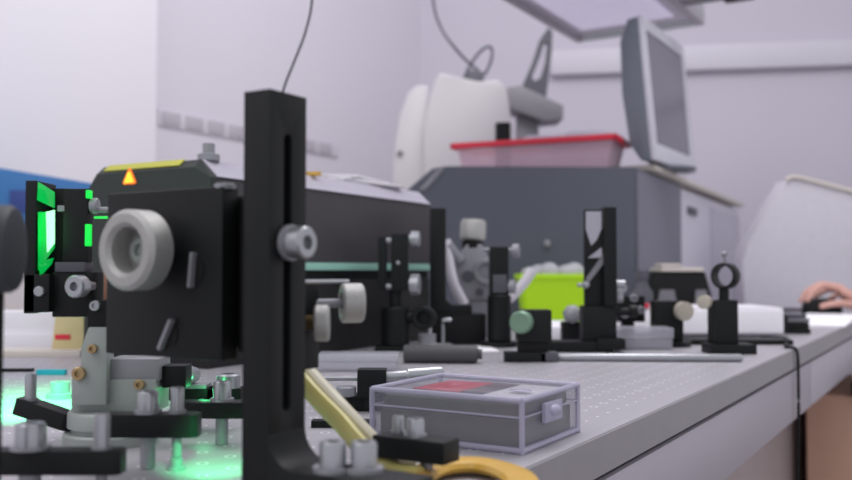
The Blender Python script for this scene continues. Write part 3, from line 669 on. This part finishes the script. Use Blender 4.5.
# ---------------------------------------------------------------- iris on post
q = Q('iris_diaphragm', 'round black iris ring with small lever on a square black post and base', 'iris', 732, 354, None, 0)
q.box('base', BLK, 709, 755, 344, 354, -6, 26, 1)
q.box('post_holder', BLK, 715, 739, 300, 345, 0, 24, 1.5)
b = q.b(); b.cyl((q.x(728), 10, q.z(302)), (q.x(728), 10, q.z(288)), 5).build('stem', BLK, q.t)
b = q.b(); c0 = (q.x(727), 4, q.z(277)); ax = (.45, 1, 0)
b.lathe([(10.4, 0), (12.6, 0), (13.2, 1), (13.2, 12), (12.6, 13), (10.4, 13), (10.4, 0)], (q.x(724), 2, q.z(276)), (.95, 1, 0), 36).build('ring', BLK, q.t)
b = q.b(); b.lathe([(0, 0), (6, 0), (7, 2), (7, 8), (0, 9)], (q.x(709), 6, q.z(302)), (-.8, -1, 0), 28).cyl((q.x(709), 6, q.z(302)), (q.x(717), 10, q.z(302)), 3).build('thumb_knob', KCRM, q.t)
b = q.b(); b.cyl((q.x(729), 8, q.z(264)), (q.x(728), 8, q.z(254)), 1.3, seg=10).sphere((q.x(728), 8, q.z(254)), 3).build('lever', SILM, q.t)

# ---------------------------------------------------------------- silver rod
q = Q('steel_rod', 'long thin silver rod lying across the table before the mirror and iris bases', 'rod', 650, 362, None, 0)
b = q.b(); b.lathe([(0, 0), (3, 0), (4, 1.5), (4, 196), (3, 198), (0, 198)], (-106, 4, 4), (1, -.0, 0), 20).build('rod', SIL, q.t)
q.t.rotation_euler.z = -.04

# ---------------------------------------------------------------- white binder, black case, papers
q = Q('binder', 'thick white binder lying flat behind the posts with its white spine showing', 'binder', 710, 337, None, 0)
b = q.b(); b.box(-76, 74, 0, 90, 4, 27, 1.5).build('page_block', PAPER, q.t)
b = q.b(); b.box(-80, 75, 4, 95, 27.2, 29, .5).box(-80, 76, 4, 95, 2, 3.8, .5).build('cover', WHT, q.t)
b = q.b(); b.box(-76, -60, -1, 20, 29.2, 33, 1).build('red_tab', RED, q.t)
b = q.b(); b.box(74.5, 78, 0, 90, 4, 22, .5).build('dark_end', BLK, q.t)
q = Q('flat_case', 'flat black case on the table below the white binder', 'case', 742, 345, None, 0)
b = q.b(); b.box(-50, 52, 0, 40, 0, 5, 1.5).build('case', BLK, q.t)
q = Q('notebook_pile', 'small pile of dark and grey notebooks at the right end of the binder', 'notebooks', 797, 337, 1.72, 0)
for i, (w, h, m) in enumerate(((26, 6, BLK), (24, 6, BLK2), (26, 4, GREY), (20, 4, DGREY))):
    z0_ = sum((6, 6, 4, 4)[:i]); b = q.b(); b.box(-w / 2, w / 2, 0, 60, z0_, z0_ + h - .4, .8, mtx=Matrix.Rotation(-.25 + .1 * i, 4, 'Z')).build('notebook', m, q.t)
sheet('paper_sheet', 'white sheets of paper near the table edge below the computer mouse', 812, 327, 60, 260, 2.5, PAPER, -.5)

# black device with cream top
q = Q('black_device', 'bulky black bench device with cream top plate behind the white binder', 'device', 682, 322, 2.05, 0)
b = q.b(); b.prism([(-34, 0), (32, 0), (30, 30), (24, 52), (-22, 52), (-30, 34)], 'y', 0, 50, 2).build('body', BLK2, q.t)
b = q.b(); b.box(-20, 22, -2, 48, 52, 56, 1.5).box(-20, 0, 0, 30, 57, 60, 1).build('top_plate', CREAM, q.t)
for pp in ([(-22, 34), (-8, 34), (-4, 12), (-26, 12)], [(14, 34), (24, 34), (27, 12), (12, 12)]): B(q.k).prism(pp, 'y', -2, .5).build('pale_panel', GREY, q.t)
q = Q('small_bottle', 'small grey capped bottle between the lens holder and black device', 'bottle', 642, 322, 1.95, 0)
b = q.b(); b.lathe([(0, 0), (10, 0), (11, 2), (11, 34), (6, 42), (6, 48), (7, 48), (7, 56), (0, 56)], (0, 0, 0)).build('bottle', DGREY, q.t)

# ---------------------------------------------------------------- cable over table edge
nn_, uu_ = nu(G(797, 348)); 
e0 = T(NE, nu(G(800, 349))[1])
def ecab(px, py, z=.003): 
    g = G(px, py); return Vector((g.x, g.y, TZ + z))
edge = None
for i in range(60):
    pass
ye = e0.y
ptsc = [ecab(760, 338), ecab(775, 338.5), ecab(788, 341), T(NE - .012, nu(e0)[1], .0035), T(NE + .004, nu(e0)[1] + .0, -.002)] + [T(NE + .005, nu(e0)[1] + dd, -.06 * i - .04) for i, dd in ((0, .006), (1, .004), (2, -.006), (3, -.016), (5, -.034), (6, -.04))]
cab = tag(B().tube(ptsc, .0024).build('power_cable', BLK2), 'thin black cable draped over the front edge of the steel table', 'cable')

# ---------------------------------------------------------------- slate instrument
YI = 2.3
def extr(front_pts, Yf, vec, z_as=None):
    """polygon given by points at depth Yf, extruded by vec -> B in world space"""
    t = bmesh.new(); vs = [t.verts.new(p) for p in front_pts]; t.faces.new(vs)
    r = bmesh.ops.extrude_face_region(t, geom=t.faces[:]); bmesh.ops.translate(t, verts=[g for g in r['geom'] if isinstance(g, bmesh.types.BMVert)], vec=vec)
    bmesh.ops.recalc_face_normals(t, faces=t.faces[:]); bmesh.ops.bevel(t, geom=t.edges[:], offset=.004, segments=2, affect='EDGES')
    b = B(); b._merge(t); return b
def shiftb(b, o): bmesh.ops.translate(b.bm, verts=b.bm.verts[:], vec=-Vector(o)); return b
pbI = 271 + 108 / YI
io = P(520, pbI, YI); io.z = TZ
ins = thing('bench_instrument', 'large slate grey instrument cabinet with sloped left shoulder on the table', 'instrument', io)
fp = [P(404, pbI, YI), P(404, 192, YI), P(432, 168, YI), P(446, 166, YI), P(637, 167, YI), P(637, pbI, YI)]
for p in (fp[0], fp[-1]): p.z = TZ + .0005
vI = P(680, 185, 2.76) - P(637, 167, YI); vI.z = 0
shiftb(extr(fp, YI, vI), io).build('cabinet', INST, ins)
s2 = [P(418, 191, YI), P(438, 168, YI), P(445, 168, YI), P(425, 191, YI)]
shiftb(extr(s2, YI, Vector((0, -.006, 0))), io).build('pale_shoulder_line', SILM, ins)
kp = P(547, 244, YI - .004) - io
B().sphere(kp, .011).cyl(kp, kp + Vector((0, .02, 0)), .005).build('silver_knob', SILM, ins)
# side cladding (lighter)
a = P(637.5, pbI, YI); a.z = TZ + .001; at_ = P(637.5, 171, YI)
side = [a, Vector((a.x, a.y, at_.z)), Vector((a.x, a.y, at_.z)) + vI, a + vI]
tt = bmesh.new(); vs = [tt.verts.new(p) for p in side]; tt.faces.new(vs); r = bmesh.ops.extrude_face_region(tt, geom=tt.faces[:]); bmesh.ops.translate(tt, verts=[g for g in r['geom'] if isinstance(g, bmesh.types.BMVert)], vec=(.004, -.002, 0)); bmesh.ops.recalc_face_normals(tt, faces=tt.faces[:])
b = B(); b._merge(tt); shiftb(b, io).build('side_panel', INSTR, ins)
ITOP = P(520, 166, YI).z
# white cabinet behind it, continuing
wo = a + vI; wo.z = TZ
dI = vI.normalized(); angI = math.atan2(dI.y, dI.x) - PI / 2
wc = thing('white_cabinet', 'pale lavender-white cabinet with small slot handle right of the slate instrument', 'cabinet', wo + dI * .01, angI)
hW = at_.z - TZ
B().box(-.42, 0, 0, 1.17, 0, hW, bev=.004).build('carcass', CAB, wc)
B().box(0, .004, .50, 1.15, .0, hW - .03, bev=.001).build('side_shade', GREY if False else mat('cab_shadow', (190, 186, 200), .6), wc)  # darker sheet: shade on the cabinet side put into its colour
B().box(0, .006, .10, .24, hW - .075, hW - .05, bev=.002).build('slot_handle', DGREY, wc)
# cream board along the top
cbd = thing('shelf_board', 'cream edged board lying along the cabinet tops beneath the monitor', 'board', Vector((a.x, a.y, P(637, 166, YI).z)) + dI * .12, angI)
B().box(-.20, .02, 0, 1.60, .002, .016, bev=.003).build('board', CREAM, cbd)

# ---------------------------------------------------------------- monitor
mo = P(656, 173, 2.36); mo.z = P(637, 166, YI).z + .0165
mon = thing('monitor', 'grey computer monitor seen edge-on, turned right, on the slate instrument', 'monitor', mo, ANG)
tl = Matrix.Rotation(math.radians(-5), 4, 'Y')
MW, MH = .41, .40
def mbx(b, *a_): return b.box(*a_, mtx=tl)
b = B(); hole = [(.03, .055), (MW - .035, .055), (MW - .035, MH - .035), (.03, MH - .035)]
b.prism([(0, .008), (MW, .008), (MW, MH), (0, MH)], 'x', -.012, 0, .002, holes=[hole], mtx=tl).build('bezel', MFRONT, mon)
b = B(); mbx(b, -.008, -.004, .028, MW - .033, .05, MH - .035).build('screen', SCREEN, mon)
b = B(); b.prism([(-.012, .01), (-.012, MH - .002), (-.040, MH - .004), (-.066, MH - .06), (-.074, MH * .5), (-.066, .06), (-.04, .012)], 'y', .0, MW, .003, mtx=tl).build('rear_shell', MSIDE, mon)
b = B(); b.lathe([(0, 0), (.10, 0), (.10, .006), (.03, .012), (.03, .03), (0, .03)], (-.05, MW / 2, 0)).build('stand', MSIDE, mon)

# ---------------------------------------------------------------- red rimmed tray on instrument
to = P(530, 160, 2.36); to.z = ITOP + .0005
q = Q('storage_tray', 'clear plastic tray with bright red rim standing on the slate instrument', 'tray', 530, 166, 2.44, -.42, base=ITOP + .0005)
q.b(); kk = q.k
def tray(x0, x1, d, zt_, ins_):
    t = bmesh.new(); bot = [(x0 + ins_, ins_), (x1 - ins_, ins_), (x1 - ins_, d - ins_), (x0 + ins_, d - ins_)]; top = [(x0, 0), (x1, 0), (x1, d), (x0, d)]
    va = [t.verts.new((x, y, 0)) for x, y in bot]; vb = [t.verts.new((x, y, zt_)) for x, y in top]
    t.faces.new(va)
    for i in range(4): t.faces.new((va[i], va[(i + 1) % 4], vb[(i + 1) % 4], vb[i]))
    bmesh.ops.recalc_face_normals(t, faces=t.faces[:]); b = B(kk); b._merge(t); return b
TZT = 28
tray(q.x(451), q.x(612), 62, TZT, 6).build('tray_body', PINKT, q.t)
rb = B(kk); x0, x1 = q.x(447), q.x(616)
for (a0, a1) in (((x0, -3), (x1, -3)), ((x1, -3), (x1, 65)), ((x1, 65), (x0, 65)), ((x0, 65), (x0, -3))):
    rb.box(min(a0[0], a1[0]) - 2, max(a0[0], a1[0]) + 2, min(a0[1], a1[1]) - 2, max(a0[1], a1[1]) + 2, TZT - 1, TZT + 5, 1)
rb.build('red_rim', RED, q.t)
b = B(kk); random.seed(5)
for i in range(10): b.sphere((q.x(530) + i * 8, 16 + (i * 13) % 30, TZT + 5), 10, 1.4, 1.2, .6 + .12 * (i % 3))
bg = b.build('plastic_bag', mat('bag_film', (205, 200, 212), .35, alpha=.85)); bg.location = q.t.location; bg.rotation_euler = (0, 0, -.42)
tag(bg, 'crumpled translucent white bag inside the red rimmed tray', 'bag')
q = Q('power_adapter', 'small black plug block standing in the left part of the red rimmed tray', 'adapter', 503, 160, 2.55, 0, base=ITOP + .002)
b = B(q.k); b.box(-7, 8, 0, 14, 0, 54, 1.5).box(-14, 14, -2, 18, 30, 34, 1).build('adapter', BLK, q.t)

# ---------------------------------------------------------------- white moulded covers
q = Q('equipment_cover', 'off-white moulded equipment hood with two stepped curved shells behind the laser', 'hood', 452, 310, 2.98, 0)
b = B(q.k)
def cur(pts): return [(q.x(x), q.z(y)) for x, y in pts]
b.prism(cur([(392, q.pb), (393, 165), (395, 140), (400, 112), (408, 92), (416, 84), (428, 84), (430, q.pb)]), 'y', 0, 70, 2).build('outer_shell', OFFW, q.t)
b = B(q.k); b.prism(cur([(424, q.pb), (424, 130), (430, 98), (436, 80), (441, 74), (460, 79), (478, 83), (498, 81), (506, 90), (512, 130), (512, q.pb)]), 'y', -14, 60, 2).build('inner_shell', OFFW, q.t)
b = B(q.k); b.bolt((q.x(400), 0, q.z(153)), 3, 2, (0, -1, 0)).build('button', GREY, q.t)
# loops
t = B(q.k); lo = [(463, 80), (470, 62), (482, 45), (492, 40), (494, 50), (488, 66), (480, 72), (474, 66)]
t.tube([(q.x(x), 20, q.z(y)) for x, y in lo], 1.6)
t.prism(cur([(462, 84), (488, 84), (484, 66), (470, 64)]), 'y', 16, 26, 1)
t = t.build('wire_handle', DGREY); t.location = q.t.location; tag(t, 'looped grey wire handle on top of the off-white hood', 'handle')
pts = [P(428, -60, 2.84), P(433, 0, 2.84), P(441, 28, 2.84), P(455, 48, 2.84), P(468, 62, 2.95), P(478, 70, 2.99)]
tag(B().tube(pts, .0045).build('hanging_cable', DGREY), 'thin dark cable hanging from above onto the off-white hood', 'cable')
# slotted grey arm on block
q = Q('slotted_arm', 'pointed dark grey slotted arm rising from a grey block near ceiling shelf', 'arm', 540, 310, 3.32, 0)
b = B(q.k); arm = cur2 = [(q.x(x), q.z(y)) for x, y in ((520, 92), (534, 60), (541, 38), (550, 25), (554, 30), (553, 50), (550, 74), (547, 98))]
hl = [(q.x(x), q.z(y)) for x, y in ((533, 76), (541, 56), (546, 40), (549, 42), (547, 60), (542, 76), (536, 80))]
b.prism(arm, 'y', 0, 8, .0, holes=[hl]).build('arm', DGREY, q.t)
b = B(q.k); b.prism([(q.x(x), q.z(y)) for x, y in ((506, 88), (520, 86), (563, 106), (563, 120), (545, 122), (506, 108))], 'y', -10, 30, 1.5).build('block', GREY, q.t)
b = B(q.k); b.box(q.x(518), q.x(540), 4, 20, 0, q.z(108), 1).build('column', GREY, q.t)

# ---------------------------------------------------------------- overhead shelf
zS = 1.77 + .02
def Gz(px, py, z): return G(px, py, z)
fl = Gz(578, 43, CZ + .77); frr = Gz(716, 37, CZ + .77)
fn, fu = nu(fl); wn = nu(frr)[0] - fn
sh = thing('overhead_shelf', 'pale overhead shelf seen from below, hung across the top of view', 'shelf', Vector((fl.x, fl.y, CZ + .77)), ANG)
SLn = 2.0
B().box(0, wn, -SLn, 0, .012, .03, bev=.002).build('panel', PLSH, sh)
B().box(-.004, .022, -SLn, 0, -.0, .06, bev=.003).build('side_lip', LIP, sh)
B().box(wn - .022, wn + .004, -SLn, 0, 0, .06, bev=.003).build('side_lip', LIP, sh)
B().box(.022, wn - .022, -.035, 0, .0, .06, bev=.003).build('end_lip', mat('lip_green_grey', (204, 212, 214), .5), sh)
B().box(.06, wn - .06, -SLn + .1, -.12, .006, .012, bev=.002).build('underside_glow', mat('glow_fill', (225, 220, 238), .6, emit=(215, 208, 235), estr=.35), sh)  # glowing panel added to brighten the shelf underside
for y in (-.1, -1.8):
    for x in (.02, wn - .02): B().cyl((x, y, .05), (x, y, 1.15), .012).build('hanger', GREY, sh)
sp = thing('shelf_socket', 'small black fixture projecting from right side of the overhead shelf', 'fixture', P(706, 4, 2.55), ANG)
zz = CZ + .77
sp.location = Vector((0, 0, 0)) + P(712, 0, 2.5); sp.location.z = zz
spn = nu(sp.location)[0] - (fn + wn)
B().box(-spn + .004, .02, 0, .06, .0, .03, bev=.003).build('arm', GREY, sp)
B().box(.02, .10, -.02, .08, -.005, .05, bev=.004).build('housing', BLK2, sp)

# ---------------------------------------------------------------- white slanted panel at right
q = Q('slanted_cover', 'large pale slanted cover with cream top edge behind the hand', 'cover', 800, 306, 2.85, 0)
b = B(q.k); pl = [(q.x(745), 0), (q.x(743), q.z(262)), (q.x(750), q.z(243)), (q.x(772), q.z(208)), (q.x(790), q.z(180)), (q.x(796), q.z(178)), (q.x(900), q.z(205)), (q.x(900), 0)]
b.prism(pl, 'y', 0, 36, 2).build('shell', mat('slanted_white', (206, 202, 211), .5), q.t)
b = B(q.k); b.tube([(q.x(788), -1, q.z(180)), (q.x(797), -1, q.z(177)), (q.x(830), -1, q.z(185)), (q.x(900), -1, q.z(204))], 2, sub=4).build('top_edge', CREAM, q.t)
# keyboard-like dark item base of the slanted cover
sheet('dark_strip', 'thin dark keyboard edge on the table left of the computer mouse', 778, 312, 50, 25, 3.5, DGREY, 0, 'keyboard', .5)

# ---------------------------------------------------------------- mouse and hand
q = Q('computer_mouse', 'black computer mouse under a hand near the right table edge', 'mouse', 822, 313, 2.5, 0)
MK = q.k
b = B(q.k); b.lathe([(0, 0), (1, 0), (1, .45), (.92, .72), (.7, .92), (.35, 1), (0, 1)], seg=32)
bmesh.ops.scale(b.bm, vec=(20, 11, 16), verts=b.bm.verts[:]); b.build('shell', BLK, q.t)
b = B(q.k); b.cyl((-8, -2, 14.4), (-8, 2, 14.4), 2.5, seg=12).build('scroll_wheel', GREY, q.t)
mouse_o = q.t.location.copy()
def skin_obj(name, chains, m):
    """chains: list of [(Vector, radius)...]; first vertex of later chains may be an index into the existing verts"""
    vs, es, rs = [], [], []
    for ch in chains:
        prev = None
        for it in ch:
            if isinstance(it, int): prev = it; continue
            vs.append(it[0]); rs.append(it[1]); i = len(vs) - 1
            if prev is not None: es.append((prev, i))
            prev = i
    me = bpy.data.meshes.new(name); me.from_pydata(vs, es, []); o = bpy.data.objects.new(name, me); C.objects.link(o)
    md = o.modifiers.new('skin', 'SKIN'); md.use_smooth_shade = True
    for i, r in enumerate(rs): me.skin_vertices[0].data[i].radius = (r, r * (.75 if r > .014 else 1)) if r > .014 else (r, r)
    me.skin_vertices[0].data[0].use_root = True
    sb_ = o.modifiers.new('sub', 'SUBSURF'); sb_.levels = 2; sb_.render_levels = 2
    me.materials.append(m); return o
def H(px, py, dy=0.): return P(px, py, 2.5 + dy)
hand = skin_obj('person', [
    [(H(866, 306, -.01), .031), (H(885, 310, -.03), .031), (H(930, 318, -.10), .034), (H(990, 328, -.16), .042)],
    [0, (H(848, 298, -.02), .021)],
    # index
    [4, (H(838, 289, -.02), .0105), (H(822, 285, -.03), .0092), (H(811, 293, -.035), .0082), (H(806, 302, -.04), .007)],
    # middle
    [4, (H(840, 287, .01), .0105), (H(820, 284, .015), .0095), (H(806, 292, .01), .0083), (H(800, 303, .005), .007)],
    # ring
    [4, (H(845, 291, .035), .010), (H(828, 289, .04), .009), (H(815, 296, .04), .008), (H(810, 304, .038), .007)],
    # little
    [4, (H(852, 296, .055), .009), (H(838, 294, .06), .0082), (H(828, 300, .06), .0072), (H(823, 306, .06), .0062)],
    # thumb
    [0, (H(856, 306, -.05), .0125), (H(842, 303, -.065), .0102), (H(830, 304, -.065), .009), (H(819, 307, -.06), .0075)],
], SKIN)
tag(hand, 'bare hand and forearm of a person reaching in from right onto the black mouse', 'person')

# ---------------------------------------------------------------- left background: blue box, papers
q = Q('blue_crate', 'blue plastic crate on the pale bench behind the green-lit mirror mount', 'crate', 20, 320, 2.15, 0)
b = B(q.k); zt0 = q.z(168)
b.prism([(q.x(-60), q.z(235)), (q.x(88), q.z(235)), (q.x(90), q.z(183)), (q.x(-60), q.z(158))], 'y', 0, 60, 1.5).build('upper_shell', BLUE, q.t)
b = B(q.k); b.box(q.x(-58), q.x(86), 3, 58, 0, q.z(234), 1).build('lower_shell', OFFW, q.t)
for x in (8, 40): 
    b = B(q.k); b.box(q.x(x), q.x(x + 20), -2, 0.5, q.z(213), q.z(190), 1).build('dark_panel', BLUED, q.t)
q = Q('cream_box', 'pale cream carton on the table left of the laser, behind the green-lit mount', 'box', 30, 350, None, 0)
b = B(q.k); b.box(-60, 45, 0, 40, 0, 16, 1).box(-50, 34, 4, 40, 16, 38, 1).build('carton', PAPER, q.t)
q = Q('yellow_folder', 'small pale yellow folder with red mark leaning by the laser corner', 'folder', 68, 350, 1.30, 0)
b = B(q.k); b.prism([(-16, 0), (16, 0), (16, 44), (-12, 44)], 'y', -2, 2, .5).build('folder', mat('pale_yellow', (214, 200, 150), .7), q.t)
b = B(q.k); b.box(-12, 3, -3, -2, 15, 20, .3).build('red_mark', RED, q.t)
sheet('paper_stack', 'beige paper stack lying on the table at the far left', 30, 357, 100, 40, 6, CREAM, 0, 'papers')
sheet('marker_pen', 'teal flat plastic strip on the green lit table left of the stage', 50, 375, 28, 8, 5, TEAL, 0, 'strip')
sheet('black_strip', 'thin black strip on the table at the far left edge', 8, 372, 46, 8, 3, BLK, .05, 'strip')

# ---------------------------------------------------------------- small pieces become children of the part they sit on
NEST = {'knob_screw': 'ring_knob', 'knob_shaft': 'ring_knob', 'hex_key': 'socket_recess', 'knob_spindle': 'knurled_knob', 'foot_screw': 'foot', 'foot_washer': 'foot', 'slot_backing': 'upright',
        'clamp_screw': 'washer', 'brass_screw': 'column', 'latch': 'lid', 'red_card': 'lid', 'grey_card': 'lid', 'white_card': 'lid', 'lid_dimple': 'lid', 'screen': 'bezel', 'slot': 'backing',
        'chamfer_sheen': 'cover', 'groove_light': 'cover', 'warning_triangle': 'front_panel', 'triangle_centre': 'front_panel', 'yellow_label': 'front_panel', 'mirror_glass': 'frame',
        'lower_mask': 'frame', 'scroll_wheel': 'shell', 'washer': 'bar', 'bolt_head': 'bar', 'lever': 'ring', 'slot_handle': 'carcass', 'red_rim': 'tray_body', 'pin_head': 'rear_plate',
        'body_ring': 'body', 'dark_panel': 'upper_shell', 'red_mark': 'folder', 'silver_knob': 'cabinet', 'pale_shoulder_line': 'cabinet', 'button': 'outer_shell', 'pale_panel': 'body'}
for root in [o for o in C.objects if o.parent is None and o.type == 'EMPTY']:
    kids = [o for o in C.objects if o.parent == root]; base = {}
    for o in kids: base.setdefault(o.name.split('.')[0], []).append(o)
    for nm, par in NEST.items():
        if nm in base and par in base and nm != par:
            ps = base[par]
            for i, o in enumerate(base[nm]):
                p = ps[i] if len(ps) == len(base[nm]) else ps[0]
                if p.parent == root: o.parent = p

# ---------------------------------------------------------------- camera
cam = bpy.data.cameras.new('cam'); co = bpy.data.objects.new('camera', cam); C.objects.link(co)
co.location = (0, 0, CZ); co.rotation_euler = (PI / 2 + PITCH, 0, 0)
cam.sensor_width = 36; cam.lens = 36 * FPX / 852; cam.clip_start = .02
cam.dof.use_dof = True; cam.dof.focus_distance = .74; cam.dof.aperture_fstop = 6.0
scene.camera = co

# ---------------------------------------------------------------- lights
w = bpy.data.worlds.new('world'); scene.world = w; w.use_nodes = True
w.node_tree.nodes['Background'].inputs[0].default_value = (*lin((229, 229, 237)), 1)
w.node_tree.nodes['Background'].inputs[1].default_value = .85
def area(loc, tgt, size, power, col=(1, 1, 1)):
    l = bpy.data.lights.new('area', 'AREA'); l.energy = power; l.size = size; l.color = col
    o = bpy.data.objects.new('area_light', l); C.objects.link(o); o.location = loc
    o.rotation_euler = (Vector(tgt) - Vector(loc)).to_track_quat('-Z', 'Y').to_euler(); return o
area((.4, 1.8, 3.2), (.2, 2.2, .9), 1.6, 44, (1, .98, 1))
area((-1.4, -.2, 2.8), (-.4, 1.6, .9), 1.2, 16, (1, .99, 1))
def spot(loc, tgt, power, ang, col):
    l = bpy.data.lights.new('spot', 'SPOT'); l.energy = power; l.spot_size = ang; l.spot_blend = .8; l.color = col; l.shadow_soft_size = .01
    o = bpy.data.objects.new('laser_glow', l); C.objects.link(o); o.location = loc
    o.rotation_euler = (Vector(tgt) - Vector(loc)).to_track_quat('-Z', 'Y').to_euler()
GC = (.08, 1, .33)
spot(P(30, 250, .75), G(40, 405), 9, 1.6, GC)
spot(P(215, 395, .50), G(214, 468), 1.0, .9, GC)
l = bpy.data.lights.new('glow', 'POINT'); l.energy = .012; l.color = GC; l.shadow_soft_size = .004
o = bpy.data.objects.new('laser_scatter', l); C.objects.link(o); o.location = P(205, 392, .66)

scene.view_settings.view_transform = 'Standard'
scene.view_settings.look = 'None'
scene.view_settings.exposure = 0
